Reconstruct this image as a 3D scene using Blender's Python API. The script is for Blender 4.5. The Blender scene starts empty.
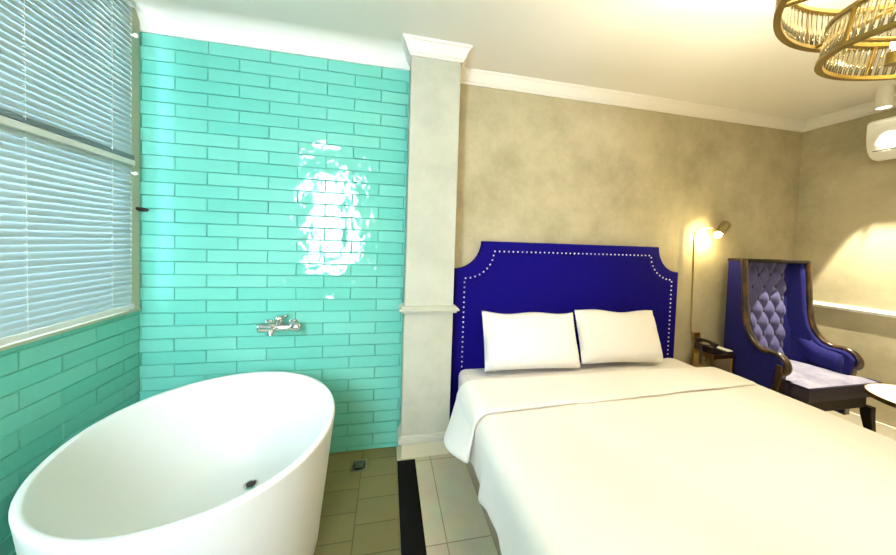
import bpy, bmesh, math, random
from mathutils import Vector, Matrix
random.seed(7)
PI = math.pi
S = bpy.context.scene
COL = S.collection

# ------------------------------------------------------------------ materials
def M(name, col, rough=.5, metal=0, **k):
    m = bpy.data.materials.new(name); m.use_nodes = True
    b = m.node_tree.nodes['Principled BSDF']
    b.inputs['Base Color'].default_value = (*col, 1)
    b.inputs['Roughness'].default_value = rough
    b.inputs['Metallic'].default_value = metal
    for a, v in k.items():
        b.inputs[a.replace('_', ' ')].default_value = v
    return m

def nodes(m):
    return m.node_tree.nodes, m.node_tree.links, m.node_tree.nodes['Principled BSDF']

def noise_mix(m, stops, scale=3, detail=6, rough=.6, coord='Object', stretch=(1, 1, 1)):
    """base colour from a noise driven ramp"""
    n, l, b = nodes(m)
    tc = n.new('ShaderNodeTexCoord'); mp = n.new('ShaderNodeMapping'); mp.inputs['Scale'].default_value = stretch
    nz = n.new('ShaderNodeTexNoise'); nz.inputs['Scale'].default_value = scale
    nz.inputs['Detail'].default_value = detail; nz.inputs['Roughness'].default_value = rough
    r = n.new('ShaderNodeValToRGB')
    while len(r.color_ramp.elements) < len(stops): r.color_ramp.elements.new(.5)
    for e, (p, c) in zip(r.color_ramp.elements, stops):
        e.position = p; e.color = (*c, 1)
    l.new(tc.outputs[coord], mp.inputs['Vector']); l.new(mp.outputs[0], nz.inputs['Vector'])
    l.new(nz.outputs['Fac'], r.inputs[0]); l.new(r.outputs[0], b.inputs['Base Color'])
    return nz

def bump(m, scale, strength, dist=.01, detail=3, stretch=(1, 1, 1), kind='noise'):
    n, l, b = nodes(m)
    tc = n.new('ShaderNodeTexCoord'); mp = n.new('ShaderNodeMapping'); mp.inputs['Scale'].default_value = stretch
    nz = n.new('ShaderNodeTexNoise'); nz.inputs['Scale'].default_value = scale; nz.inputs['Detail'].default_value = detail
    bp = n.new('ShaderNodeBump'); bp.inputs['Strength'].default_value = strength; bp.inputs['Distance'].default_value = dist
    l.new(tc.outputs['Object'], mp.inputs[0]); l.new(mp.outputs[0], nz.inputs['Vector'])
    l.new(nz.outputs['Fac'], bp.inputs['Height']); l.new(bp.outputs[0], b.inputs['Normal'])

def plaster(name, lo, mid, hi, scale=1.6):
    m = M(name, mid, .75)
    noise_mix(m, [(.28, lo), (.5, mid), (.72, hi)], scale, 9, .68)
    bump(m, 40, .18, .004, 6)
    return m

MAT = {}
MAT['plaster_warm'] = plaster('concrete_plaster', (.33, .285, .175), (.48, .425, .28), (.61, .55, .385))
MAT['plaster_pale'] = plaster('pale_column_plaster', (.40, .40, .32), (.50, .50, .41), (.58, .58, .49), 2.2)
MAT['white_paint'] = M('white_paint', (.86, .84, .78), .6)
MAT['crown_paint'] = M('cornice_paint', (.88, .85, .79), .45)
MAT['grey_paint'] = M('grey_skirting_paint', (.60, .59, .50), .6)
MAT['beige_tile'] = M('beige_skirting_tile', (.72, .66, .48), .3)

def teal():
    m = M('glazed_teal_tile', (.16, .64, .51), .07, 0, IOR=1.6)
    n, l, b = nodes(m)
    g = n.new('ShaderNodeNewGeometry'); r = n.new('ShaderNodeValToRGB')
    r.color_ramp.elements[0].color = (.135, .52, .435, 1); r.color_ramp.elements[1].color = (.18, .575, .485, 1)
    l.new(g.outputs['Random Per Island'], r.inputs[0]); l.new(r.outputs[0], b.inputs['Base Color'])
    tc = n.new('ShaderNodeTexCoord')
    nz = n.new('ShaderNodeTexNoise'); nz.inputs['Scale'].default_value = 9; nz.inputs['Detail'].default_value = 2.5
    bp = n.new('ShaderNodeBump'); bp.inputs['Strength'].default_value = .6; bp.inputs['Distance'].default_value = .014
    l.new(tc.outputs['Object'], nz.inputs['Vector']); l.new(nz.outputs['Fac'], bp.inputs['Height'])
    l.new(bp.outputs[0], b.inputs['Normal'])
    return m
MAT['teal'] = teal()
MAT['grout'] = M('teal_grout', (.09, .37, .30), .8)

def floor_tile(name, c1, c2, mortar, bw, bh, off, loc, rot=0, freq=2, rough=.35, ms=.003):
    m = M(name, c1, rough)
    n, l, b = nodes(m)
    tc = n.new('ShaderNodeTexCoord'); mp = n.new('ShaderNodeMapping')
    mp.inputs['Location'].default_value = loc; mp.inputs['Rotation'].default_value = (0, 0, rot)
    br = n.new('ShaderNodeTexBrick'); br.offset = off; br.offset_frequency = freq
    br.inputs['Color1'].default_value = (*c1, 1); br.inputs['Color2'].default_value = (*c2, 1)
    br.inputs['Mortar'].default_value = (*mortar, 1); br.inputs['Scale'].default_value = 1
    br.inputs['Mortar Size'].default_value = ms; br.inputs['Brick Width'].default_value = bw
    br.inputs['Row Height'].default_value = bh; br.inputs['Mortar Smooth'].default_value = .2
    nz = n.new('ShaderNodeTexNoise'); nz.inputs['Scale'].default_value = 9; nz.inputs['Detail'].default_value = 8
    mx = n.new('ShaderNodeMix'); mx.data_type = 'RGBA'; mx.blend_type = 'MULTIPLY'; mx.inputs[0].default_value = .3
    l.new(tc.outputs['Object'], mp.inputs[0]); l.new(mp.outputs[0], br.inputs['Vector'])
    l.new(tc.outputs['Object'], nz.inputs['Vector'])
    l.new(br.outputs['Color'], mx.inputs[6]); l.new(nz.outputs['Color'], mx.inputs[7])
    l.new(mx.outputs[2], b.inputs['Base Color'])
    bp = n.new('ShaderNodeBump'); bp.inputs['Strength'].default_value = .4; bp.inputs['Distance'].default_value = .003; bp.invert = True
    l.new(br.outputs['Fac'], bp.inputs['Height']); l.new(bp.outputs[0], b.inputs['Normal'])
    return m
# bedroom: large tiles, joint at x=.307 ; wet corner: small tiles in running bond, joint at x=-.126
MAT['floor_dry'] = floor_tile('cream_floor_tile', (.78, .71, .52), (.74, .67, .48), (.42, .35, .2), .6, .545, 0, (-.307 + .6, -1.86 + .545 * 4, 0))
MAT['floor_wet'] = floor_tile('olive_shower_tile', (.18, .155, .058), (.155, .13, .046), (.08, .065, .02), .15, .218, .5, (2, .126, 0), PI / 2)
MAT['black_stone'] = M('black_threshold_stone', (.002, .002, .002), .7, 0, Specular_IOR_Level=.15)
MAT['acrylic'] = M('white_bath_acrylic', (.86, .88, .88), .32)
MAT['chrome'] = M('polished_chrome', (.80, .80, .78), .12, 1)
MAT['steel'] = M('brushed_steel', (.30, .29, .26), .45, 1)
MAT['steel_dark'] = M('dark_metal', (.045, .04, .035), .35, .8)
MAT['brass'] = M('aged_brass', (.50, .31, .09), .3, 1)
MAT['bronze'] = M('gold_bronze_paint', (.25, .165, .035), .42, .8)
MAT['lamp_brass'] = M('satin_brass', (.45, .36, .18), .3, 1)

def cloth(name, col, rough=.85, sheen=.2, sc=350, st=.15):
    m = M(name, col, rough, 0, Sheen_Weight=sheen, Sheen_Roughness=.4, Specular_IOR_Level=.2)
    bump(m, sc, st, .001, 2)
    return m
MAT['linen'] = cloth('white_cotton', (.85, .82, .78))
bump(MAT['linen'], 5, .25, .02, 4)
MAT['sheet'] = cloth('white_fitted_sheet', (.82, .79, .74))
MAT['pillow'] = cloth('pillow_cotton', (.85, .83, .81)); bump(MAT['pillow'], 7, .3, .02, 3)
MAT['blue_velvet'] = cloth('royal_blue_velvet', (.0035, .0004, .15), .85, .0, 200, .1)
MAT['blue_velvet'].node_tree.nodes['Principled BSDF'].inputs['Specular IOR Level'].default_value = .12
MAT['taupe'] = cloth('taupe_bed_base_cloth', (.28, .23, .15))
MAT['navy'] = cloth('navy_chair_velvet', (.016, .014, .15), .8, .04, 160, .2)
noise_mix(MAT['navy'], [(.35, (.005, .005, .075)), (.65, (.013, .013, .16))], 90, 4)
MAT['lilac'] = cloth('grey_lilac_velvet', (.085, .08, .20), .7, .12, 160, .25)
MAT['seatcloth'] = cloth('pale_lilac_velvet', (.3, .3, .4), .6, .3, 120, .2)
noise_mix(MAT['seatcloth'], [(.3, (.15, .145, .24)), (.55, (.27, .265, .36)), (.75, (.38, .375, .45))], 6, 5)
MAT['band_shaded'] = cloth('shaded_velvet_band', (.035, .027, .040), .7, .05, 120, .2)  # chair velvet darkened: shade on the cushion sides is put into the colour
MAT['piping'] = cloth('dark_piping', (.01, .008, .03))
def wood():
    m = M('rubbed_gold_dark_wood', (.05, .022, .010), .28, 0, Coat_Weight=.5, Coat_Roughness=.15)
    noise_mix(m, [(.42, (.016, .008, .004)), (.64, (.10, .048, .014)), (.76, (.36, .21, .06))], 14, 4, .6, 'Object', (1, 1, .4))
    return m
MAT['wood'] = wood()
MAT['dark_wood'] = M('espresso_wood', (.008, .004, .0025), .6, 0, Specular_IOR_Level=.25)
MAT['nail'] = M('silver_nailhead', (.92, .92, .92), .38, .75)
MAT['phone'] = M('dark_brown_plastic', (.022, .012, .014), .35)
MAT['white_plastic'] = M('white_plastic', (.85, .85, .80), .3)
MAT['paper'] = M('white_paper', (.88, .88, .85), .8)
MAT['mirror_gold'] = M('gold_tinted_mirror', (.62, .47, .22), .2, .8)
MAT['marble'] = M('white_marble_top', (.86, .87, .88), .12); noise_mix(MAT['marble'], [(.45, (.87, .88, .89)), (.7, (.78, .79, .81))], 4, 8)
MAT['alu'] = M('white_aluminium', (.80, .82, .80), .4)
MAT['cream_frame'] = M('cream_window_frame', (.50, .53, .41), .5)
MAT['rail_grey'] = M('grey_aluminium_rail', (.15, .18, .21), .4)

def slat_mat():
    m = bpy.data.materials.new('translucent_blind_slat'); m.use_nodes = True
    n, l = m.node_tree.nodes, m.node_tree.links; b = n['Principled BSDF']
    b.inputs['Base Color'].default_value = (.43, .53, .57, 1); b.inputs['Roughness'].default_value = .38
    t = n.new('ShaderNodeBsdfTranslucent'); t.inputs['Color'].default_value = (.62, .80, .90, 1)
    mx = n.new('ShaderNodeMixShader'); mx.inputs[0].default_value = .035
    l.new(b.outputs[0], mx.inputs[1]); l.new(t.outputs[0], mx.inputs[2]); l.new(mx.outputs[0], n['Material Output'].inputs[0])
    return m
MAT['slat'] = slat_mat()

def glass_pane():
    m = bpy.data.materials.new('window_glass'); m.use_nodes = True
    n, l = m.node_tree.nodes, m.node_tree.links; n.remove(n['Principled BSDF'])
    t = n.new('ShaderNodeBsdfTransparent'); g = n.new('ShaderNodeBsdfGlossy'); g.inputs['Roughness'].default_value = .02
    f = n.new('ShaderNodeFresnel'); f.inputs[0].default_value = 1.45
    mx = n.new('ShaderNodeMixShader')
    l.new(f.outputs[0], mx.inputs[0]); l.new(t.outputs[0], mx.inputs[1]); l.new(g.outputs[0], mx.inputs[2])
    l.new(mx.outputs[0], n['Material Output'].inputs[0])
    return m
MAT['glass'] = glass_pane()

def rod_mat():
    m = bpy.data.materials.new('clear_glass_rod'); m.use_nodes = True
    n, l = m.node_tree.nodes, m.node_tree.links; n.remove(n['Principled BSDF'])
    t = n.new('ShaderNodeBsdfTransparent'); t.inputs[0].default_value = (.93, .90, .78, 1)
    g = n.new('ShaderNodeBsdfGlossy'); g.inputs['Roughness'].default_value = .08; g.inputs[0].default_value = (1, .95, .8, 1)
    d = n.new('ShaderNodeBsdfTranslucent'); d.inputs[0].default_value = (.95, .9, .7, 1)
    f = n.new('ShaderNodeLayerWeight'); f.inputs[0].default_value = .45
    m1 = n.new('ShaderNodeMixShader'); m2 = n.new('ShaderNodeMixShader'); m1.inputs[0].default_value = .22
    l.new(t.outputs[0], m1.inputs[1]); l.new(d.outputs[0], m1.inputs[2])
    l.new(f.outputs['Fresnel'], m2.inputs[0]); l.new(m1.outputs[0], m2.inputs[1]); l.new(g.outputs[0], m2.inputs[2])
    l.new(m2.outputs[0], n['Material Output'].inputs[0])
    return m
MAT['rod'] = rod_mat()

def emit(name, col, s):
    m = M(name, col, .4)
    b = m.node_tree.nodes['Principled BSDF']
    b.inputs['Emission Color'].default_value = (*col, 1); b.inputs['Emission Strength'].default_value = s
    return m
MAT['bulb'] = emit('lit_warm_bulb', (1, .85, .5), 70)
MAT['spot_lens'] = emit('lit_downlight_lens', (1, .94, .8), 10)

# ------------------------------------------------------------------ mesh builder
class MB:
    def __init__(s): s.b = bmesh.new(); s.mi = 0
    def _face(s, vs):
        try:
            f = s.b.faces.new(vs); f.material_index = s.mi; return f
        except ValueError: return None
    def poly(s, pts): return s._face([s.b.verts.new(p) for p in pts])
    def box(s, a, c):
        x0, y0, z0 = a; x1, y1, z1 = c
        v = [s.b.verts.new(p) for p in ((x0,y0,z0),(x1,y0,z0),(x1,y1,z0),(x0,y1,z0),(x0,y0,z1),(x1,y0,z1),(x1,y1,z1),(x0,y1,z1))]
        for q in ((3,2,1,0),(4,5,6,7),(0,1,5,4),(1,2,6,5),(2,3,7,6),(3,0,4,7)): s._face([v[i] for i in q])
        return s
    def loft(s, rings, closed=True, caps=True):
        R = [[s.b.verts.new(p) for p in r] for r in rings]; n = len(R[0])
        for a, b in zip(R, R[1:]):
            for i in range(n if closed else n - 1):
                j = (i + 1) % n; s._face([a[i], a[j], b[j], b[i]])
        if caps and closed: s._face(R[0][::-1]); s._face(R[-1])
        return s
    def tube(s, path, r, n=10, caps=True, flat=1.0, up=None):
        P = [Vector(p) for p in path]; rings = []; prev = None
        for i, p in enumerate(P):
            t = (P[min(i+1, len(P)-1)] - P[max(i-1, 0)]).normalized()
            if up: u = Vector(up); u = (u - t * u.dot(t)).normalized()
            elif prev is None:
                u = t.orthogonal().normalized()
            else:
                u = (prev - t * prev.dot(t)).normalized()
            prev = u; w = t.cross(u); rr = r[i] if isinstance(r, (list, tuple)) else r
            rings.append([p + u * rr * math.cos(a) + w * rr * flat * math.sin(a) for a in [2*PI*k/n for k in range(n)]])
        return s.loft(rings, True, caps)
    def lathe(s, prof, c=(0,0,0), axis=(0,0,1), n=40, closed_prof=False, caps=True):
        ax = Vector(axis).normalized(); u = ax.orthogonal().normalized(); w = ax.cross(u); c = Vector(c)
        if abs(ax.z) > .999: u = Vector((1,0,0)); w = ax.cross(u)
        pr = list(prof) + ([prof[0]] if closed_prof else [])
        rings = [[c + ax*h + (u*math.cos(2*PI*k/n) + w*math.sin(2*PI*k/n))*r for k in range(n)] for r, h in pr]
        return s.loft(rings, True, caps and not closed_prof)
    def extrude(s, prof, fn, t0, t1):
        """prof: closed list of (a,b); fn(t,a,b)->point"""
        return s.loft([[fn(t0,a,b) for a,b in prof],[fn(t1,a,b) for a,b in prof]])
    def grid(s, f, nu, nv):
        V = [[s.b.verts.new(f(i/nu, j/nv)) for j in range(nv+1)] for i in range(nu+1)]
        for i in range(nu):
            for j in range(nv): s._face([V[i][j], V[i+1][j], V[i+1][j+1], V[i][j+1]])
        return s
    def sphere(s, c, r, n=12, sq=(1,1,1)):
        m = Matrix.Translation(c) @ Matrix.Diagonal((r*sq[0], r*sq[1], r*sq[2], 1))
        g = bmesh.ops.create_uvsphere(s.b, u_segments=n, v_segments=max(6, n//2), radius=1, matrix=m)
        for v in g['verts']:
            for f in v.link_faces: f.material_index = s.mi
        return s
    def xf(s, fn):
        for v in s.b.verts: v.co = fn(v.co)
        return s
    def build(s, name, mats, parent=None, smooth=True, bevel=0, angle=40, doubles=True, org=None, seg=2):
        if doubles: bmesh.ops.remove_doubles(s.b, verts=s.b.verts, dist=1e-5)
        bmesh.ops.recalc_face_normals(s.b, faces=s.b.faces)
        me = bpy.data.meshes.new(name)
        o = bpy.data.objects.new(name, me); COL.objects.link(o)
        base = Vector((0,0,0)); p = parent
        while p is not None: base += p.location; p = p.parent
        if org is not None: o.location = Vector(org) - base
        elif parent is None: pass
        off = base + (o.location if org is not None else Vector((0,0,0)))
        for v in s.b.verts: v.co -= off
        s.b.to_mesh(me); s.b.free()
        if not isinstance(mats, (list, tuple)): mats = [mats]
        for m in mats: me.materials.append(MAT[m])
        if parent is not None: o.parent = parent
        if smooth:
            for q in me.polygons: q.use_smooth = True
            me.set_sharp_from_angle(angle=math.radians(angle))
        if bevel:
            bm = o.modifiers.new('bevel', 'BEVEL'); bm.width = bevel; bm.segments = seg; bm.limit_method = 'ANGLE'; bm.angle_limit = math.radians(35)
        return o

def thing(name, label, cat, loc, group=None):
    o = bpy.data.objects.new(name, None); COL.objects.link(o); o.location = loc; o.empty_display_size = .1
    return tag(o, label, cat, group)
def tag(o, label, cat, group=None):
    o['label'] = label; o['category'] = cat
    if group: o['group'] = group
    return o
def struct(o, label, cat):
    o['kind'] = 'structure'; return tag(o, label, cat)

# ------------------------------------------------------------------ room frame
YT, YC, YB = 2.0257, 1.9009, 2.138        # tiled alcove wall, column face, bed wall
XCL, XCR = .1151, .4336
ZC = 2.65                                 # ceiling
YR = -.8                                   # rear wall
AL, AR = .0485, .0229
LN, RN = math.hypot(1, AL), math.hypot(1, AR)
def LW(s, n, z):   # left wall: s from the corner towards the camera, n into the room
    return Vector((-1.399 + (s*AL + n)/LN, YT + (-s + n*AL)/LN, z))
def RW(s, n, z):   # right wall
    return Vector((3.828 + (s*AR - n)/RN, YB + (-s - n*AR)/RN, z))
LLEN = (YT - YR) * LN
RLEN = (YB - YR) * RN
def lw(mb): return mb.xf(lambda v: LW(v.x, v.y, v.z))
def rw(mb): return mb.xf(lambda v: RW(v.x, v.y, v.z))

# floor
f = MB()
f.mi = 1; f.box((-1.75, YR - .2, -.06), (.092, YT + .1, 0))
f.mi = 0; f.box((.092, YR - .2, -.06), (4.1, YB + .1, 0))
struct(f.build('floor', ['floor_dry', 'floor_wet'], None, False), 'tiled floor, cream by the bed and olive in the bath corner', 'floor')
f = MB().box((.0925, YR + .002, .0005), (.2065, YC - .026, .006))
struct(f.build('trim_1', 'black_stone', None, False, .002), 'black stone threshold strip between bath corner floor and bedroom floor', 'threshold')
# ceiling
struct(MB().box((-1.75, YR - .2, ZC), (4.1, YB + .1, ZC + .08)).build('ceiling', 'white_paint', None, False), 'smooth white painted ceiling', 'ceiling')
# bed wall
struct(MB().box((XCR - .1, YB, 0), (3.99, YB + .1, ZC)).build('wall_back', 'plaster_warm', None, False), 'mottled greige concrete plaster wall behind the bed', 'wall')
# right wall
struct(rw(MB().box((-.1, -.12, 0), (RLEN + .05, 0, ZC))).build('wall_right', 'plaster_warm', None, False), 'mottled greige plaster wall beside the armchair', 'wall')

# tiled surfaces ------------------------------------------------------------
TW, TH, G = .3295, .0759, .0015
def tiles(mb, a0, a1, z0, z1, phase, fn):
    """fn(a, z, n) -> point; rows are counted down from z=2.5357"""
    k = 0
    while True:
        zt = 2.5357 - k*TH; zb = zt - TH; k += 1
        if zb > z1 - .004: continue
        if zt < z0 + .004: break
        c = phase - TW*30 + (TW/2 if k % 2 == 0 else 0)
        while c < a1:
            xa, xb = max(c + G/2, a0), min(c + TW - G/2, a1); c += TW
            if xb - xa < .008: continue
            ya, yb = max(zb + G/2, z0), min(zt - G/2, z1)
            if yb - ya < .008: continue
            e = .003; t = [.0075 + random.uniform(-.0021, .0021) for _ in range(4)]
            o = [fn(x, y, .0005) for x, y in ((xa,ya),(xb,ya),(xb,yb),(xa,yb))]
            i = [fn(x, y, q) for (x, y), q in zip(((xa+e,ya+e),(xb-e,ya+e),(xb-e,yb-e),(xa+e,yb-e)), t)]
            O = [mb.b.verts.new(p) for p in o]; I = [mb.b.verts.new(p) for p in i]
            mb._face(I)
            for q in range(4): mb._face([O[q], O[(q+1)%4], I[(q+1)%4], I[q]])
w = MB(); w.mi = 1; w.box((-1.52, YT, 0), (XCL + .02, YT + .1, 2.536)); w.mi = 2; w.box((-1.52, YT - .004, 2.536), (XCL + .02, YT + .1, ZC))
w.mi = 0
tiles(w, -1.395, XCL - .001, 0, 2.536, -1.055, lambda a, z, n: (a, YT - n, z))
struct(w.build('wall_alcove', ['teal', 'grout', 'white_paint'], None, False), 'glossy turquoise long tile wall behind the bathtub', 'wall')

# left wall with window 1
SILL, WTOP, WS0, WS1 = .965, 2.64, .07, 2.1
w = MB(); w.mi = 1
w.box((0, -.14, 0), (LLEN + .05, 0, SILL))
w.mi = 2
w.box((0, -.14, WTOP), (LLEN + .05, 0, ZC)); w.box((0, -.14, SILL), (WS0, 0, WTOP)); w.box((WS1, -.14, SILL), (LLEN + .05, 0, WTOP))
w.mi = 0
tiles(w, .009, LLEN, 0, SILL, .12, lambda a, z, n: (a, n, z))
struct(lw(w).build('wall_left', ['teal', 'grout', 'white_paint'], None, False), 'window wall with turquoise tiles below the sill', 'wall')
w = MB()
for a, b in (((WS0, -.13, SILL), (WS1, -.07, SILL + .05)), ((WS0, -.13, WTOP - .05), (WS1, -.07, WTOP)), ((WS0, -.13, SILL), (WS0 + .05, -.07, WTOP)),
             ((WS1 - .05, -.13, SILL), (WS1, -.07, WTOP)), ((WS0, -.13, 1.76), (WS1, -.07, 1.83)), ((1.05, -.13, SILL), (1.10, -.07, WTOP))): w.box(a, b)
win = struct(lw(w).build('window_1', 'cream_frame', None, False), 'wide cream framed window behind the venetian blinds', 'window')
lw(MB().box((WS0 + .03, -.102, SILL + .03), (WS1 - .03, -.098, WTOP - .03))).build('glass_pane', 'glass', win, False)
lw(MB().box((.012, -.14, SILL - .002), (WS1 + .03, .016, SILL + .012))).build('window_sill', 'cream_frame', win, False, .003)
lw(MB().box((.014, -.03, SILL + .012), (WS0 + .004, .012, WTOP))).build('side_jamb', 'cream_frame', win, False, .003)

# rear wall with window 2 (behind the camera; its daylight is mirrored in the tiles)
RX0, RX1, RZ0, RZ1 = -1.235, -.50, .95, 2.52
w = MB()
w.box((-1.6, YR - .12, 0), (4.1, YR, RZ0)); w.box((-1.6, YR - .12, RZ1), (4.1, YR, ZC))
w.box((-1.6, YR - .12, RZ0), (RX0, YR, RZ1)); w.box((RX1, YR - .12, RZ0), (4.1, YR, RZ1))
struct(w.build('wall_rear', 'plaster_warm', None, False), 'greige plaster wall behind the viewpoint, opposite the bed head', 'wall')
w = MB(); y0, y1 = YR - .10, YR - .05
for a, b in (((RX0, y0, RZ0), (RX1, y1, RZ0 + .05)), ((RX0, y0, RZ1 - .05), (RX1, y1, RZ1)), ((RX0, y0, RZ0), (RX0 + .04, y1, RZ1)), ((RX1 - .04, y0, RZ0), (RX1, y1, RZ1)),
             ((RX0, y0, 1.72), (RX1, y1, 1.75))): w.box(a, b)
win2 = struct(w.build('window_2', 'alu', None, False), 'narrow white framed window in the rear wall beside the bath', 'window')
MB().box((RX0 + .02, y0 + .02, RZ0 + .02), (RX1 - .02, y0 + .026, RZ1 - .02)).build('glass_pane', 'glass', win2, False)

# column -------------------------------------------------------------------
ct = MB().box((XCL, YC, .108), (XCR, YB + .02, ZC))
col = struct(ct.build('column', 'plaster_pale', None, False, .006), 'square pale grey plaster column between bath corner and bed', 'column')
b = MB().box((XCL - .018, YC - .02, .10), (XCR + .006, YB, .134)); b.box((XCL - .012, YC - .012, .134), (XCR + .004, YB, .15))
b.build('plinth_moulding', 'grey_paint', col, False, .004)
def rail_prof(z, d=.034):
    return [(0, z - .022), (d*.55, z - .018), (d*.6, z - .006), (d, z - .002), (d, z + .008), (d*.5, z + .016), (d*.45, z + .024), (0, z + .026)]
def wrap(mb, prof, corners):
    """sweep profile (out, z) along a plan polyline with outward mitres; corners: (x, y, ox, oy)"""
    mb.loft([[Vector((x + ox*a, y + oy*a, z)) for a, z in prof] for x, y, ox, oy in corners])
r = MB(); wrap(r, rail_prof(.9675), [(XCL, YT - .008, -1, 0), (XCL, YC, -1, -1), (XCR, YC, 1, -1), (XCR, YB, 1, 0)])
r.build('rail_moulding', 'plaster_pale', col, True, 0, 30)
b = MB(); b.box((XCL + .004, YC - .008, 0), (XCR - .001, YB, .10))
struct(b.build('baseboard_column', 'beige_tile', None, False, .002), 'beige tile skirting at the foot of the column', 'baseboard')

# cornice ------------------------------------------------------------------
def cornice(zb):
    h = ZC - zb
    return [(0, zb), (.010, zb), (.014, zb + h*.14), (.022, zb + h*.2), (.026, zb + h*.32), (.036, zb + h*.58), (.048, zb + h*.8), (.056, zb + h*.84), (.058, ZC), (0, ZC)]
cr = MB()
wrap(cr, cornice(2.5626), [(XCL, YT, -1, 0), (XCL, YC, -1, -1), (XCR, YC, 1, -1), (XCR, YB, 1, -1), (3.828, YB, -1, -1)])
struct(cr.build('trim_2', 'crown_paint', None, True, 0, 28), 'white cornice around the column head and along the bed wall', 'cornice')
cr = MB(); cr.loft([[RW(0 + a, a, z) for a, z in cornice(2.5632)], [RW(RLEN, a, z) for a, z in cornice(2.5632)]])
struct(cr.build('trim_3', 'crown_paint', None, True, 0, 28), 'white cornice along the right wall above the air conditioner', 'cornice')
cv = [(0, 2.537), (.0085, 2.537)] + [(.0085 + .10*(1 - math.cos(k*PI/20)), 2.537 + (ZC - 2.537)*math.sin(k*PI/20)) for k in range(1, 11)] + [(0, ZC)]
cr = MB(); cr.loft([[Vector((x, YT - a, z)) for a, z in cv] for x in (-1.395, XCL - .0005)])
struct(cr.build('trim_4', 'white_paint', None, True, 0, 60), 'white ceiling cove over the turquoise tile wall', 'cornice')
# chair rail and baseboards
cr = MB(); cr.loft([[RW(s, a, z) for a, z in rail_prof(.958, .03)] for s in (.0, RLEN)])
struct(cr.build('trim_5', 'white_paint', None, True, 0, 28), 'white dado rail along the right wall behind the armchair', 'dado rail')
struct(rw(MB().box((.0, 0, 0), (RLEN, .014, .10))).build('baseboard_right', 'crown_paint', None, False, .003), 'cream baseboard along the right wall', 'baseboard')
struct(MB().box((XCR + .001, YB - .012, 0), (3.82, YB, .10)).build('baseboard_back', 'crown_paint', None, False, .003), 'cream baseboard along the bed wall', 'baseboard')

# ------------------------------------------------------------------ venetian blinds
def blind(zb, zt, label, tilt, bottom_mat, knob_z):
    t = thing('venetian_blind', label, 'blind', LW(.9, .02, zb), 'venetian blinds on the bath window')
    s0, s1 = .09, 2.05
    lw(MB().box((s0, .004, zt - .028), (s1, .040, zt))).build('head_rail', 'alu', t, False, .003)
    lw(MB().box((s0, .008, zb), (s1, .037, zb + .025))).build('bottom_rail', bottom_mat, t, False, .004)
    m = MB(); z = zb + .034; P = .0282; W = .0168
    while z < zt - .036:
        pr = []
        for k in range(5):
            q = -1 + k*.5; c = .0022*(1 - q*q)
            pr.append((.021 + q*W*math.cos(tilt) + c*math.sin(tilt), z + q*W*math.sin(tilt)*-1 + c*math.cos(tilt)))
        back = [(a - .0006, b_ - .0004) for a, b_ in pr][::-1]
        m.extrude(pr + back, lambda t_, a, b_: Vector((t_, a, b_)), s0 + .004, s1 - .004)
        z += P
    lw(m).build('slats', 'slat', t, True, 0, 50, False)
    for s in (.24, .62, .98, 1.40, 1.8):
        c = MB(); c.tube([(s, .0415, zb + .01), (s, .0415, zt - .01)], 0.0006, 5)
        z = zb + .034
        while z < zt - .036:
            c.box((s - .003, .036, z - .0155), (s + .003, .0418, z - .0125)); z += P
        lw(c).build('ladder_cord', 'alu', t, False)
    c = MB(); c.sphere((s0 - .012, .034, knob_z), .011, 12); c.tube([(s0 - .012, .034, knob_z), (s0 - .012, .012, knob_z)], .005, 8)
    lw(c).build('end_bracket', 'white_plastic', t)
    return t
blind(1.799, 2.635, 'upper white venetian blind with grey bottom rail on the bath window', math.radians(74), 'rail_grey', 2.47)
blind(.990, 1.797, 'lower white venetian blind reaching down to the tiled sill', math.radians(67), 'alu', 1.73)
# little cord cleat between blind and tiles
c = thing('cord_cleat', 'small dark metal cord cleat on tile wall beside the blinds', 'cleat', (-1.375, YT - .01, 1.54))
MB().lathe([(.012, 0), (.012, .006), (.006, .008), (.006, .03)], (-1.375, YT - .0078, 1.54), (0, -1, 0), 14).build('stem', 'steel_dark', c)
MB().tube([(-1.39, YT - .04, 1.545), (-1.375, YT - .036, 1.54), (-1.335, YT - .034, 1.536)], [.006, .012, .008], 8).build('horn', 'steel_dark', c)

# ------------------------------------------------------------------ bathtub
TC = Vector((-.706, 1.420, 0)); ANG = math.atan2(-.968, .249)
def tub_ring(a, b, z, dx=0, dy=0, n=72, ex=2.08):
    out = []
    for k in range(n):
        th = 2*PI*k/n; c, s = math.cos(th), math.sin(th)
        x = a*math.copysign(abs(c)**(2/ex), c); y = b*math.copysign(abs(s)**(2/ex), s)
        out.append(Vector((TC.x + dx + x*math.cos(ANG) - y*math.sin(ANG), TC.y + dy + x*math.sin(ANG) + y*math.cos(ANG), z)))
    return out
A, B = .524, .480
t = thing('bathtub', 'white oval freestanding bathtub by the turquoise tiled corner', 'bathtub', (TC.x, TC.y, 0))
rings = []
for k, z in ((.86, .0005), (.872, .02), (.888, .10), (.915, .22), (.945, .35), (.972, .47), (.99, .55), (.999, .585)): rings.append(tub_ring(A*k, B*k, z))
rings += [tub_ring(A, B, .594), tub_ring(A - .005, B - .005, .6), tub_ring(A - .020, B - .020, .6), tub_ring(A - .025, B - .025, .595)]
for k, z in ((.93, .55), (.90, .47), (.855, .37), (.79, .27), (.71, .195), (.63, .155), (.5, .138), (.25, .132), (.06, .13)): rings.append(tub_ring(A*k, B*k, z, .01*(1-k), .05*(1-k)))
MB().loft(rings).build('tub_shell', 'acrylic', t, True, 0, 50)
dc = Vector((-.655, 1.645, .1375))
d = MB(); d.lathe([(.034, 0), (.034, .004), (.026, .006), (.024, .003), (0.001, .003)], dc, (0, 0, 1), 24); dr = d.build('drain', 'chrome', t)
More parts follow.
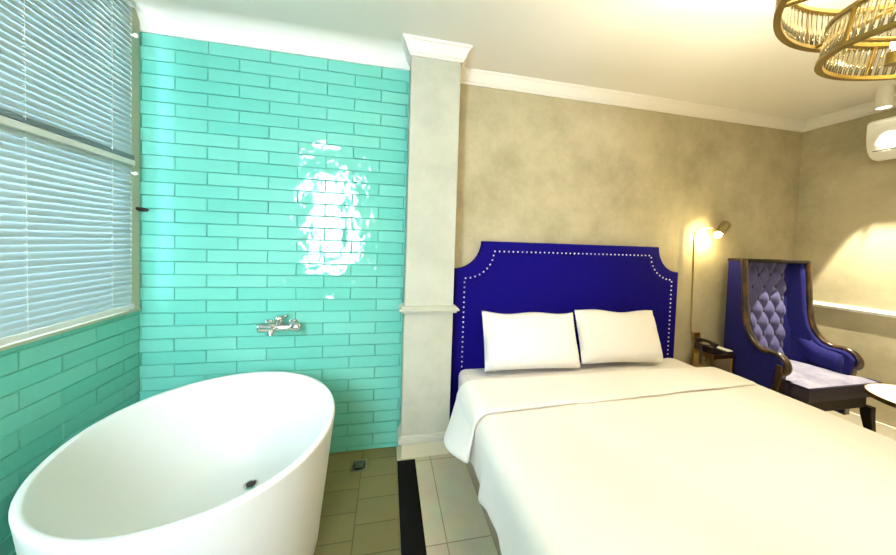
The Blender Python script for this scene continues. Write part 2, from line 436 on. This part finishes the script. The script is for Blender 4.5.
MB().lathe([(.0215, 0), (.0215, .003), (.012, .0045), (.001, .0045)], dc + Vector((.001, 0, .0035)), (0, 0, 1), 20).build('drain_plug', 'steel_dark', dr)

# floor drain in wet floor
t = thing('floor_drain', 'small square metal floor drain in the olive wet floor by the tub', 'drain', (-.14, 1.87, 0))
d = MB(); c0 = (-.14, 1.875)
for a, b in (((-.046, -.046), (.046, -.040)), ((-.046, .040), (.046, .046)), ((-.046, -.04), (-.040, .04)), ((.040, -.04), (.046, .04))): d.box((c0[0]+a[0], c0[1]+a[1], .0005), (c0[0]+b[0], c0[1]+b[1], .005))
d.build('frame', 'steel', t, False, .001)
d = MB(); d.lathe([(.036, 0), (.036, .004), (.03, .006), (.001, .006)], (c0[0], c0[1], .0005), (0, 0, 1), 20)
d.build('cover', 'steel_dark', t)
d = MB()
for k in range(5): d.box((c0[0] - .026, c0[1] - .021 + k*.01, .0066), (c0[0] + .026, c0[1] - .0175 + k*.01, .0082))
d.build('grate', 'steel', t, False)

# wall mixer tap
fx, fy, fz = -.640, YT - .0085, .862
t = thing('bath_mixer_tap', 'chrome wall mounted bath mixer tap on the turquoise tiles', 'tap', (fx, fy, fz))
for q in (-.07, .07): MB().lathe([(.034, 0), (.034, .006), (.022, .012), (.018, .07), (.001, .071)], (fx + q, fy, fz), (0, -1, 0), 20).build('wall_flange', 'chrome', t)
m = MB(); m.lathe([(.001, 0), (.027, .001), (.030, .008), (.030, .085), (.022, .092), (.022, .185), (.02, .19), (.001, .191)], (fx - .105, fy - .068, fz), (1, 0, 0), 22); m.build('mixer_body', 'chrome', t)
m = MB(); m.lathe([(.001, 0), (.026, .002), (.030, .012), (.030, .05), (.027, .056), (.001, .057)], (fx + .074, fy - .068, fz + .004), (1, 0, -.06), 20); m.build('diverter_knob', 'chrome', t)
m = MB(); m.lathe([(.022, 0), (.024, .02), (.023, .05), (.014, .06), (.001, .061)], (fx + .008, fy - .07, fz + .012), (0, -.15, 1), 20)
m.loft([[Vector((fx + .016 + x, fy - .075 + y, fz + .062 + z)) for x, y, z in q] for q in (((-.02, -.012, -.008), (-.02, .012, -.008), (-.02, .012, .006), (-.02, -.012, .006)), ((.045, -.01, .008), (.045, .01, .008), (.045, .01, .016), (.045, -.01, .016)))])
m.build('lever_handle', 'chrome', t, True, .002)
m = MB(); m.tube([(fx - .025, fy - .07, fz - .004), (fx - .025, fy - .09, fz - .010), (fx - .025, fy - .105, fz - .022), (fx - .025, fy - .108, fz - .034)], [.018, .017, .016, .015], 14); m.build('spout', 'chrome', t)

# ------------------------------------------------------------------ bed
BX = 1.440
bed = thing('bed', 'double bed with tall royal blue upholstered headboard against the plaster wall', 'bed', (BX, 1.1, 0))
MB().box((.515, .14, .012), (2.365, 2.04, .285)).build('base', 'taupe', bed, False, .015)
for x in (.60, 2.28):
    for y in (.24, 1.94): MB().lathe([(.03, 0), (.03, .013)], (x, y, 0), n=12).build('foot', 'dark_wood', bed)
HW, HZ, SH, CH = .966, 1.428, 1.222, .205
def hb_outline(inset=0, n=12):
    """clockwise from bottom left: straight sides, concave scooped shoulders"""
    w, z = HW - inset, HZ - inset; pts = [(-w, .02 if inset == 0 else .30), (-w, SH - inset*.9)]
    # scoop: quarter arc centred on the missing corner
    cx, cz = -w, z; rx, rz = CH + inset*.15, (HZ - SH) - inset*.1
    for k in range(1, n + 1):
        a = PI/2*k/n
        pts.append((cx + rx*math.sin(a), cz - rz*math.cos(a)))
    L = pts + [(-x, zz) for x, zz in pts[::-1]]
    return L
hm = MB(); o = hb_outline(0); bw = .018
y_f, y_b = 2.058, 2.122
inn = hb_outline(.014)
inn[0] = (inn[0][0], .03); inn[-1] = (inn[-1][0], .03)
hm.loft([[Vector((BX + x, y_b, z)) for x, z in o], [Vector((BX + x, y_f + .016, z)) for x, z in o], [Vector((BX + x*.997, y_f + .005, z*.9975)) for x, z in o], [Vector((BX + x, y_f, z)) for x, z in inn]])
hb = hm.build('headboard', 'blue_velvet', bed, True, 0, 50)
# nails: evenly spaced along an inset outline
path = hb_outline(.072); P = [Vector((BX + x, y_f - .001, z)) for x, z in path]
step = .036; acc = 0
for a, b in zip(P, P[1:]):
    L = (b - a).length; s = acc
    while s < L:
        q = a + (b - a)*(s/L); MB().lathe([(.0064, 0), (.0054, .0034), (.001, .005)], q, (0, -1, 0), 8).build('nailhead', 'nail', hb, True, 0, 60); s += step
    acc = s - L
pm = MB(); pp = hb_outline(.098); pm.tube([Vector((BX + x, y_f + .0015, z)) for x, z in pp[1:-1]], .0045, 8); pm.build('welt', 'blue_velvet', hb)

mt = MB().box((.51, .15, .286), (2.362, 2.04, .520)).build('mattress', 'sheet', None, True, .05, 40, True, (BX, 1.1, .286), 4)
tag(mt, 'mattress in white fitted sheet on the bed, bare between pillows and duvet', 'mattress')

# duvet --------------------------------------------------------------------
def rnd(x, y): return math.sin(x*3.1 + y*1.7)*.5 + math.sin(x*7.3 - y*4.1 + 1.3)*.3 + math.sin(x*13 + y*9.7 + .4)*.2
def drape(d, r):
    """arc length past the edge -> (outward, drop)"""
    if d <= 0: return 0, 0
    q = r*PI/2
    if d < q: a = d/r; return r*math.sin(a), r*(1 - math.cos(a))
    return r, r + d - q
CX, HALF = 1.437, .985
def duvet_top(y):   # a little lower towards the foot
    return .553 - .016*max(0, min(1, (1.5 - y)/.9)) 
def cover(u, v, y0=1.56, y1=.10, half=HALF, r=.085, side=.175, lift=0, foot=.28, off=0):
    flat = half - r; total = flat + r*PI/2 + side
    a = (u*2 - 1)*total; sg = 1 if a > 0 else -1
    ox, dz = drape(abs(a) - flat, r)
    x = sg*(min(abs(a), flat) + ox)
    vl = (y0 - y1) + foot; b = v*vl; oy, dy = drape(b - (y0 - y1), r)
    y = y0 - min(b, y0 - y1) - oy
    z = duvet_top(y) + lift - max(dz, dy) - .4*min(dz, dy)
    t = max(0, (dz - r)/side)
    z += .004*rnd(x*1.3, y*1.5)*(1 - t)
    wob = (math.sin(y*17 + .6) + .6*math.sin(y*31 + 2) + .4*math.sin(y*53))*.5
    x += sg*t*(.012 + .022*wob)
    z += t*.012*math.sin(y*23 + 1.1)
    z -= .05*max(0, abs(x)/half - .75)*0
    return Vector((CX + x + off, y, z))
dv = thing('duvet', 'white duvet spread over the bed with its top edge turned down', 'duvet', (CX, .9, .53))
o = MB().grid(lambda u, v: cover(u, v), 150, 110).build('cover', 'linen', dv, True, 0, 80)
sm = o.modifiers.new('thick', 'SOLIDIFY'); sm.thickness = .012; sm.offset = 0
def flap(u, v):
    half, r = HALF + .016, .095
    side_l, side_r = .14, .10
    flat = half - r
    fr = flat - .045
    tl, tr = flat + r*PI/2 + side_l, fr + r*PI/2 + side_r
    a = -tl + u*(tl + tr); sg = 1 if a > 0 else -1; fl = fr if sg > 0 else flat
    ox, dz = drape(abs(a) - fl, r); x = sg*(min(abs(a), fl) + ox)
    hem = 1.375 + .035*(x + .99) ; head = 1.69 - .01*x
    # rounded fold at the head side, tucking down and under
    L = head - hem; b = v*(L + .05)
    oy, dy = drape(b - L, .022)
    y = hem + min(b, L) + oy
    z = duvet_top(1.45) + .022 - dz - dy
    if v < .05: z -= .004
    t = max(0, (dz - r)/.16)
    z += .005*rnd(x*1.9 + 2, y*2.3)*(1 - min(1, t))
    if sg < 0:
        x -= t*(.035 + .085*math.sin(PI*min(1, max(0, v))**.8)); z += t*.012*(1 - min(1, v*1.2)) ; z -= t*.045*min(1, v*1.2)
        y -= t*.03*(1 - v)
    return Vector((CX + x, y, z))
o = MB().grid(flap, 150, 30).build('turned_down_fold', 'linen', dv, True, 0, 80)
sm = o.modifiers.new('thick', 'SOLIDIFY'); sm.thickness = .014; sm.offset = 0
# stitched hem line on fold
o = MB().tube([flap(k/80*.9 + .1, .0) + Vector((0, -.001, .001)) for k in range(81)], .0034, 6).build('hem_welt', 'linen', dv)

# pillows ------------------------------------------------------------------
def pillow(label, c, w, h, th, lean, roll, seed):
    m = MB(); N = 28
    ax = Matrix.Rotation(roll, 3, 'Y'); lx = Matrix.Rotation(-lean, 3, 'X')
    def pt(sgn):
        def fpt(u, v):
            a, b = u*2 - 1, v*2 - 1
            x = w/2*a*(1 - .015*(1 - b*b)*a*a); z = h/2*b*(1 - .05*(1 - a*a)*b*b)
            e = max(0, (1 - a**4)*(1 - b**4))
            y = th/2*(e**.55)*(1 + .09*rnd(a*2 + seed, b*2)) * sgn
            if sgn < 0: y *= 1.0 + .18*(-b)
            z += .008*math.sin(a*5 + seed)*(b if b > 0 else 0)
            return Vector(c) + ax @ (lx @ Vector((x, y, z)))
        return fpt
    m.grid(pt(-1), N, N); m.grid(pt(1), N, N)
    o = m.build('pillow', 'pillow', None, True, 0, 70, True, c)
    return tag(o, label, 'pillow', 'white pillows against the headboard')
pillow('white pillow on the column side, left of the two against the headboard', (1.012, 1.918, .739), .715, .395, .15, math.radians(20), math.radians(1.2), 1)
pillow('white pillow on the reading lamp side, right of the two against the headboard', (1.733, 1.925, .744), .70, .390, .15, math.radians(20), math.radians(2.0), 4)

# ------------------------------------------------------------------ reading lamp on the wall
t = thing('reading_lamp', 'slim brass reading lamp on the wall beside the headboard, switched on', 'lamp', (2.66, YB - .013, .66))
MB().box((2.665, YB - .03, .615), (2.735, YB - .0005, .685)).build('mount_plate', 'brass', t, False, .004)
arc = [(2.70, YB - .032, .64), (2.655, YB - .035, .65), (2.622, YB - .04, .67), (2.612, YB - .04, .76), (2.598, YB - .04, 1.2), (2.588, YB - .04, 1.50), (2.590, YB - .042, 1.545)]
for k in range(1, 7):
    a = PI/2*k/6; arc.append((2.590 + .065*(1 - math.cos(a)), YB - .042 - .01*k/6, 1.545 + .062*math.sin(a)))
arc += [(2.72, 2.065, 1.61), (2.785, 2.045, 1.607), (2.825, 2.045, 1.606)]
MB().tube(arc, .0065, 10).build('arm', 'lamp_brass', t)
ax = Vector((-.74, -.10, -.66)).normalized(); hc = Vector((2.872, 2.05, 1.652))
m = MB(); m.lathe([(.001, 0), (.030, .002), (.034, .01), (.036, .15), (.033, .15), (.031, .02), (.001, .018)], hc, ax, 26); hd = m.build('lamp_head', 'lamp_brass', t)
bc = hc + ax*.155
MB().sphere(bc, .027, 16).build('bulb', 'bulb', hd)

# ------------------------------------------------------------------ nightstand, phone, notepad
nx0, nx1, ny0, ny1, nz = 2.625, 2.838, 1.915, 2.085, .56
t = thing('nightstand', 'small gold edged mirrored nightstand between bed and armchair', 'nightstand', ((nx0+nx1)/2, (ny0+ny1)/2, 0))
MB().box((nx0 + .006, ny0 + .006, .03), (nx1 - .006, ny1 - .006, nz - .022)).build('body', 'mirror_gold', t, False)
m = MB(); e = .012
for x in (nx0, nx1 - e):
    for y in (ny0, ny1 - e): m.box((x, y, 0), (x + e, y + e, nz - .02))
for z in (.02, nz - .034):
    m.box((nx0, ny0, z), (nx1, ny0 + e, z + e)); m.box((nx0, ny0, z), (nx0 + e, ny1, z + e)); m.box((nx1 - e, ny0, z), (nx1, ny1, z + e))
m.build('frame', 'brass', t, False, .001)
MB().box((nx0 - .004, ny0 - .004, nz - .02), (nx1 + .002, ny1, nz)).build('tabletop', 'brass', t, False, .003)
MB().box(((nx0+nx1)/2 - .05, ny0 - .006, .28), ((nx0+nx1)/2 + .05, ny0 + .004, .292)).build('drawer_pull', 'brass', t, False, .001)

t = thing('telephone', 'dark brown desk telephone on the nightstand beside the bed', 'telephone', (2.69, 1.99, nz))
def wedge(pts, y0, y1): 
    return [[Vector((x, y0, z)) for x, z in pts], [Vector((x, y1, z)) for x, z in pts]]
pr = [(2.622, nz + .0005), (2.768, nz + .0005), (2.772, nz + .014), (2.642, nz + .062), (2.620, nz + .058)]
MB().loft(wedge(pr, 1.92, 2.07)).build('phone_base', 'phone', t, True, .006)
m = MB()
for i in range(4):
    for j in range(3):
        x = 2.695 + i*.018; y = 1.955 + j*.022; z = nz + .062 - (x - 2.642)*.37
        m.box((x - .006, y - .007, z - .001), (x + .006, y + .007, z + .005))
m.build('keypad', 'rail_grey', t, False)
h0 = [Vector((2.652, 1.92 + k*.15/8, nz + .075 + .018*math.sin(PI*k/8))) for k in range(9)]
MB().tube(h0, [.022, .021, .015, .013, .013, .013, .015, .021, .022], 12).build('handset', 'phone', t)
cd = [Vector((2.607 + .008*math.cos(k*1.3), 2.00 + .008*math.sin(k*1.3), nz + .05 - k*.0022)) for k in range(70)]
MB().tube([Vector((2.652, 1.93, nz + .07)), Vector((2.615, 1.96, nz + .07))] + cd, .0042, 6).build('coiled_cord', 'phone', t)
t = thing('notepad', 'white notepad in a dark holder on the nightstand beside the telephone', 'notepad', (2.805, 1.96, nz))
MB().box((2.776, 1.92, nz + .0005), (2.838, 2.03, nz + .018)).build('holder', 'phone', t, False, .003)
MB().box((2.779, 1.924, nz + .0182), (2.835, 2.026, nz + .027)).build('paper', 'paper', t, False, .001)

# ------------------------------------------------------------------ wing armchair
AX = 3.215
t = thing('wing_armchair', 'high backed blue wing armchair with tufted back and gilt wood trim in the corner', 'armchair', (AX, 1.8, 0))
W2 = .39
wood_path = [(1.900, 1.350), (1.889, 1.20), (1.878, 1.04), (1.868, .92), (1.855, .83), (1.832, .765), (1.80, .715), (1.765, .682), (1.725, .664), (1.685, .664), (1.645, .662), (1.612, .645), (1.588, .612), (1.580, .575), (1.592, .543), (1.615, .535), (1.628, .556), (1.618, .576)]
def side(sg):
    # outer side: profile down to the seat rail
    pr = [(2.052, .16), (2.052, 1.340)] + [(y + .006, z - .008) for y, z in wood_path[:13]] + [(1.60, .54), (1.622, .46), (1.635, .40), (1.636, .16)]
    m = MB()
    def wo(y, z): return W2 - .004 - max(0, min(1, (y - 1.62)/.26))*.018 - max(0, min(1, (y - 1.88)/.17))*.062
    m.loft([[Vector((AX + sg*wo(y, z), y, z)) for y, z in pr], [Vector((AX + sg*(wo(y, z) - .065), y, z)) for y, z in pr]])
    m.build('side_panel', 'navy', t, True, .012)
    # inner wing: slants from the front edge to the tufted back
    m = MB(); rings = []
    for z, yf in ((.50, 1.80), (.62, 1.80), (.72, 1.815), (.80, 1.852), (.95, 1.878), (1.15, 1.893), (1.32, 1.906)):
        xf_, xb = AX + sg*(W2 - .06), AX + sg*.235; yb = 1.955 + (z - .5)*.04
        rings.append([Vector((xf_, yf, z)), Vector((AX + sg*(W2 - .085), yf + .004, z)), Vector((AX + sg*.285, (yf + yb)/2 + .02, z)), Vector((xb, yb + .01, z)), Vector((xb, 2.02, z)), Vector((AX + sg*.26, 2.02, z))])
    m.loft(rings); m.build('wing', 'navy', t, True, .006, 50)
    # padded arm top, inner side
    m = MB(); rings = []
    for y, z, q in ((1.93, .78, .2), (1.89, .745, .6), (1.85, .71, .85), (1.81, .68, 1), (1.78, .655, 1), (1.73, .640, 1), (1.68, .636, 1), (1.655, .634, .95), (1.64, .625, .75)):
        cx, r = AX + sg*(W2 - .088), .050*q
        rings.append([Vector((cx + r*math.cos(a), y, z - .085 + .085*q*math.sin(a))) for a in [2*PI*k/16 for k in range(16)]])
    m.loft(rings); m.build('arm_pad', 'navy', t, True, 0, 60)
    # gilt show-wood, with the scroll at its end
    m = MB(); n = len(wood_path)
    P = [Vector((AX + sg*(W2 - .022 - max(0, min(1, (y - 1.7)/.18))*.014), y, z)) for y, z in wood_path]
    # smooth by subdividing
    Q = []
    for i in range(n - 1):
        p0, p1, p2, p3 = P[max(i-1,0)], P[i], P[i+1], P[min(i+2, n-1)]
        for k in range(4):
            s = k/4
            Q.append(.5*((2*p1) + (p2-p0)*s + (2*p0-5*p1+4*p2-p3)*s*s + (3*p1-p0-3*p2+p3)*s**3))
    Q.append(P[-1])
    m.tube(Q, .0255, 12, True, .75, (1, 0, 0)); 
    m.build('wood_trim', 'wood', t)
    m = MB(); m.loft([[Vector((AX + sg*(W2 - .05), y, z)), Vector((AX + sg*(W2 + .004), y, z)), Vector((AX + sg*(W2 + .004), y + .04, z)), Vector((AX + sg*(W2 - .05), y + .04, z))] for y, z in ((1.626, .15), (1.62, .40), (1.605, .48), (1.597, .54), (1.60, .59))])
    m.build('arm_post', 'wood', t, True, .006)
for sg in (-1, 1): side(sg)
m = MB(); m.loft([[Vector((AX + a*q, y, z)) for a, y in ((-1, 1), (1, 1), (1, 0), (-1, 0)) for q, y in (((W2 - .024, 1.886) if y else (W2 - .082, 2.056)),)] for z in (1.326, 1.354)]); m.build('top_rail', 'dark_wood', t, True, .008)
MB().box((AX - W2 + .10, 2.01, .16), (AX + W2 - .10, 2.052, 1.33)).build('back_panel', 'navy', t, False, .01)
# tufted back
PX, PZ = .132, .205
def bk(u, v):
    x = -.25 + .50*u; z = .46 + .87*v
    a, b_ = x/PX + (z - .5)/PZ, x/PX - (z - .5)/PZ
    h = (abs(math.sin(PI*a))*abs(math.sin(PI*b_)))**.62*.034
    edge = min(1, (1 - abs(u*2 - 1))*7)
    return Vector((AX + x, 1.972 + (z - .46)*.035 - h*edge - .012*edge, z))
m = MB(); m.grid(bk, 90, 150); br = m.build('backrest', 'lilac', t, True, 0, 80)
for i in range(-5, 14):
    for j in range(-12, 8):
        x, z = PX*(i + j)/2, .5 + PZ*(i - j)/2
        if abs(x) < .215 and .52 < z < 1.29:
            MB().sphere((AX + x, 1.972 + (z - .46)*.035 - .017, z), .0135, 10, (1, .6, 1)).build('button', 'piping', br)
# seat
m = MB()
SX, SY0, SY1, SZ0, SZ1 = .365, 1.488, 1.955, .372, .470
def cush(u, v, top):
    a, b_ = u*2 - 1, v*2 - 1
    y = SY0 + (SY1 - SY0)*v
    hw = SX - .055*max(0, min(1, (y - 1.57)/.03))
    x = a*hw
    if not top: return Vector((AX + .035*max(0, min(1, (1.62 - y)/.06)) + x, y, SZ0))
    e = (1 - a**6)*(1 - b_**6)
    return Vector((AX + .035*max(0, min(1, (1.62 - y)/.06)) + x, y, SZ1 + .028*e + .004*rnd(a*3, b_*3)*e))
m.grid(lambda u, v: cush(u, v, True), 36, 30); m.grid(lambda u, v: cush(u, v, False), 36, 30)
# sides of the cushion
per = [(k/36, 0) for k in range(36)] + [(1, k/30) for k in range(30)] + [(1 - k/36, 1) for k in range(36)] + [(0, 1 - k/30) for k in range(30)]
prof = [(0, 0), (.25, .006), (.5, .009), (.75, .006), (1, 0)]
rings = []
for q, bul in prof:
    rg = []
    for u, v in per:
        lo, hi = cush(u, v, False), cush(u, v, True); p = lo.lerp(hi, q)
        n_ = Vector((u*2 - 1 if u in (0, 1) else 0, v*2 - 1 if v in (0, 1) else 0, 0)); rg.append(p + n_*bul)
    rings.append(rg)
sc = m.build('seat_cushion', 'seatcloth', t, True, 0, 60)
m = MB(); m.loft(rings, True, False); m.build('cushion_band', 'band_shaded', sc, True, 0, 60)
pp = [cush(u, v, True) for u, v in per]; pp.append(pp[0])
MB().tube(pp, .0065, 8).build('piping', 'piping', sc)
m = MB(); m.box((AX - W2 + .06, 1.525, .27), (AX + W2 - .045, 1.65, .372)); m.box((AX - W2 + .07, 1.64, .27), (AX + W2 - .07, 2.03, .372))
m.build('seat_rail', 'dark_wood', t, False, .008)
def leg(x, y, dx, dy, front):
    m = MB(); rings = []
    for k, (z, r) in enumerate(((.275, .030), (.20, .027), (.10, .022), (.03, .019), (.0005, .020))):
        s = (1 - z/.275)**1.5; cx, cy = x + dx*s, y + dy*s
        rings.append([Vector((cx + a*r, cy + b_*r, z)) for a, b_ in ((-1,-1),(1,-1),(1,1),(-1,1))])
    m.loft(rings); m.build('leg', 'dark_wood', t, True, .004)
leg(AX - .30, 1.56, -.012, -.02, 1); leg(AX + .375, 1.535, .02, -.03, 1); leg(AX - .30, 2.0, -.01, .035, 0); leg(AX + .30, 2.0, .01, .035, 0)

# ------------------------------------------------------------------ round side table
TX, TY, TZ, TR = 3.396, 1.135, .50, .308
t = thing('side_table', 'round white topped side table with brass rim at the armchair front', 'table', (TX, TY, 0))
MB().lathe([(.001, TZ - .016), (TR - .008, TZ - .016), (TR - .004, TZ - .012), (TR - .004, TZ), (.001, TZ)], (TX, TY, 0), n=72).build('tabletop', 'marble', t)
MB().lathe([(TR - .0035, TZ - .026), (TR + .003, TZ - .026), (TR + .003, TZ + .002), (TR - .0035, TZ + .002)], (TX, TY, 0), n=72, closed_prof=True).build('rim', 'brass', t)
MB().lathe([(.001, TZ - .018), (.05, TZ - .018), (.018, TZ - .05), (.016, .05), (.03, .022)], (TX, TY, 0), n=24).build('pedestal', 'brass', t)
MB().lathe([(.001, .0005), (.17, .0005), (.17, .01), (.16, .016), (.03, .024), (.001, .024)], (TX, TY, 0), n=48).build('foot', 'brass', t)

# ------------------------------------------------------------------ air conditioner
t = thing('air_conditioner', 'white split air conditioner high on the right wall by the ceiling downlight', 'air conditioner', RW(.9, 0, 2.15))
s0, s1 = .475, 1.28
pr = [(.001, 2.455), (.17, 2.455), (.195, 2.445), (.206, 2.42), (.207, 2.32), (.200, 2.265), (.182, 2.215), (.155, 2.18), (.12, 2.163), (.06, 2.158), (.001, 2.17)]
MB().extrude(pr, lambda q, a, b_: RW(q, a, b_), s0, s1).build('body', 'white_plastic', t, True, .012, 25, True, None, 3)
m = MB(); fr = [(.1985, 2.44), (.2095, 2.42), (.2105, 2.32), (.2035, 2.265), (.1865, 2.217), (.183, 2.217), (.199, 2.265), (.205, 2.32), (.204, 2.42)]
m.extrude(fr, lambda q, a, b_: RW(q, a, b_), s0 + .004, s1 - .004); m.build('front_panel', 'white_plastic', t, True, .001, 25)
m = MB(); lv = [(.185, 2.208), (.160, 2.176), (.125, 2.158), (.122, 2.162), (.156, 2.181), (.180, 2.211)]
m.extrude(lv, lambda q, a, b_: RW(q, a + .004, b_ - .001), s0 + .03, s1 - .03); m.build('louvre', 'white_plastic', t, True, 0, 25)
m = MB(); m.extrude([(.181, 2.2125), (.1905, 2.2125), (.1905, 2.2165), (.181, 2.2165)], lambda q, a, b_: RW(q, a, b_), s0 + .03, s1 - .03); m.build('vent_slot', 'steel_dark', t, False)
MB().sphere(RW(s0 + .055, .196, 2.214), .006, 10).build('sensor', 'steel_dark', t)

# ------------------------------------------------------------------ ceiling downlight
DX, DY = 3.55, 1.545
t = thing('ceiling_downlight', 'white cylinder downlight on ceiling in front of the air conditioner', 'downlight', (DX, DY, ZC))
MB().lathe([(.001, ZC - .001), (.040, ZC - .001), (.040, 2.505), (.037, 2.501), (.034, 2.503), (.033, 2.535), (.001, 2.536)], (DX, DY, 0), n=36).build('housing', 'crown_paint', t)
MB().lathe([(.001, 2.5295), (.0315, 2.5295), (.0315, 2.5335), (.001, 2.5335)], (DX, DY, 0), n=28).build('lens', 'spot_lens', t)

# ------------------------------------------------------------------ chandelier: two glass rod drums
CHX, CHY = 1.515, .44
t = thing('chandelier', 'two tier brass chandelier with rings of clear glass rods', 'chandelier', (CHX, CHY, ZC))
def drum(c, r, h, nrm, nr, ph, nsp, sp):
    nst = 8
    c = Vector(c); ax = Vector(nrm).normalized(); u = ax.cross(Vector((0,1,0))).normalized(); w = ax.cross(u)
    P = lambda a, rr, z: c + (u*math.cos(a) + w*math.sin(a))*rr + ax*z
    for z0 in (0, h - .012):
        prof = [(r - .010, z0), (r + .008, z0), (r + .008, z0 + .012), (r - .010, z0 + .012)]
        m = MB(); n = 96
        m.loft([[P(2*PI*k/n, a, z) for k in range(n)] for a, z in prof + prof[:1]], True, False)
        m.build('ring', 'bronze', t, True, 0, 40)
    for k in range(nst):
        a = 2*PI*(k + ph)/nst
        MB().tube([P(a, r + .004, .004), P(a, r + .004, h - .004)], .0055, 8).build('strut', 'bronze', t)
    for k in range(nsp):
        a = PI*k/nsp + sp
        MB().tube([P(a, r - .005, .008), P(a + PI, r - .005, .008)], .0065, 8).build('spoke', 'bronze', t)
    m = MB(); m.loft([[P(2*PI*k/28, rr, z) for k in range(28)] for rr, z in ((.001, -.004), (.055, -.004), (.06, .0), (.06, .022), (.001, .026))], True, False); m.build('hub', 'bronze', t)
    for k in range(3):
        a = 2*PI*k/3 + .3; rr = r*.55
        m = MB(); m.loft([[P(a, rr, 0) + (u*math.cos(q) + w*math.sin(q))*pr_ + ax*z for q in [2*PI*i/16 for i in range(16)]] for pr_, z in ((.001, .004), (.022, .004), (.024, .04), (.014, .046), (.001, .047))], True, False)
        hd_ = m.build('lamp_holder', 'bronze', t)
        MB().sphere(P(a, rr, .068), .022, 14, (1, 1, 1.15)).build('bulb', 'bulb', hd_)
    rods = []
    for k in range(nr):
        a = 2*PI*(k + .5)/nr; rods.append((P(a, r, .012), P(a, r, h - .012)))
    return rods
ZL, ZU = 1.996, 2.170
rods = [(a, .0048) for a in drum((1.552, .531, ZL), .272, .118, (.009, -.169, 1), 88, .42, 1, math.radians(-21))]
rods += [(a, .0052) for a in drum((1.508, .362, ZU), .492, .150, (0, 0, 1), 136, .95, 4, math.radians(-50))]
m = MB(); m.lathe([(.001, ZC - .0005), (.075, ZC - .0005), (.075, ZC - .02), (.02, ZC - .035), (.001, ZC - .035)], (CHX, CHY, 0), n=32); m.build('ceiling_rose', 'bronze', t)
MB().tube([(CHX, CHY, ZC - .03), (CHX, CHY, 2.19)], .008, 10).build('hanging_rod', 'bronze', t)
MB().tube([(CHX, CHY, 2.2), (1.53, .49, 2.10), (1.543, .531, ZL + .01)], .007, 10).build('drop_rod', 'bronze', t)
for k in range(3):
    a = 2*PI*k/3 + .5
    MB().tube([(CHX, CHY, 2.45), (1.508 + .49*math.cos(a), .362 + .49*math.sin(a), ZU + .148)], .003, 6).build('suspension_wire', 'bronze', t)
CAMR = Matrix(((0.97964988, -0.1981852, 0.03176059), (-0.02508918, 0.03608387, 0.99903378), (0.19913975, 0.97950017, -0.03037726)))
rods.sort(key=lambda q: (lambda d: (abs((CAMR @ d).x/max(.05, (CAMR @ d).z)*297.2 + 448 - 840)))(((q[0][0] + q[0][1])/2) - Vector((0, 0, 1.4))))
rest = MB()
for k, ((p0, p1), r_) in enumerate(rods):
    d_ = p1 - p0; seg = [p0 + d_*q for q in (0, .03, .5, .97, 1)]
    rr = [r_*.55, r_, r_, r_, r_*.55]
    if k < 100: MB().tube(seg, rr, 8).build('glass_rod', 'rod', t)
    else: rest.tube(seg, rr, 8)
o = rest.build('glass_rod', 'rod', t); o['kind'] = 'stuff'

# ------------------------------------------------------------------ lights (set in the lamps, with added ceiling fill)
def light(name, kind, loc, e, col, **k):
    d = bpy.data.lights.new(name, kind); d.energy = e; d.color = col
    for a, v in k.items(): setattr(d, a, v)
    o = bpy.data.objects.new(name, d); COL.objects.link(o); o.location = loc; return o
light('downlight_lamp', 'SPOT', (DX, DY, 2.520), 400, (1, .90, .66), spot_size=math.radians(45), spot_blend=.2, shadow_soft_size=.012)
for i, (x, y, z) in enumerate(((1.40, .30, ZU + .10), (1.75, .42, ZU + .10), (1.30, .55, ZU + .10), (1.55, .53, ZL + .075))):
    # down beam cut to miss the left wall; upward spot added to brighten the ceiling
    light('chandelier_lamp', 'SPOT', (x, y, z), 24, (1, .91, .74), spot_size=math.radians(116), spot_blend=.7, shadow_soft_size=.04)
    u = light('ceiling_fill', 'SPOT', (x, y, z + .02), 42, (1, .91, .72), spot_size=math.radians(168), spot_blend=.5, shadow_soft_size=.04)
    u.rotation_euler = (PI, 0, 0)
light('reading_lamp_light', 'POINT', bc + ax*.035, 7, (1, .78, .34), shadow_soft_size=.025)

# daylight: overcast sky
wd = bpy.data.worlds.new('sky'); S.world = wd; wd.use_nodes = True
bg = wd.node_tree.nodes['Background']; bg.inputs[0].default_value = (.80, .93, 1, 1); bg.inputs[1].default_value = 29

# ------------------------------------------------------------------ camera
cam = bpy.data.cameras.new('camera'); co = bpy.data.objects.new('camera', cam); COL.objects.link(co)
rt, up, fw = CAMR[0], CAMR[1], CAMR[2]
mw = Matrix((( rt[0], up[0], -fw[0], 0), (rt[1], up[1], -fw[1], 0), (rt[2], up[2], -fw[2], 1.40), (0, 0, 0, 1)))
co.matrix_world = mw
cam.sensor_fit = 'HORIZONTAL'; cam.sensor_width = 36; cam.lens = 297.245*36/896
cam.shift_y = -(277.5 - 252.832)/896; cam.clip_start = .02
S.camera = co

S.view_settings.view_transform = 'Standard'; S.view_settings.look = 'None'
S.view_settings.gamma = 1; S.view_settings.use_curve_mapping = False
S.view_settings.exposure = .31
S.cycles.max_bounces = 12; S.cycles.diffuse_bounces = 8; S.cycles.transparent_max_bounces = 24
S.cycles.sample_clamp_indirect = 6; S.cycles.use_denoising = True
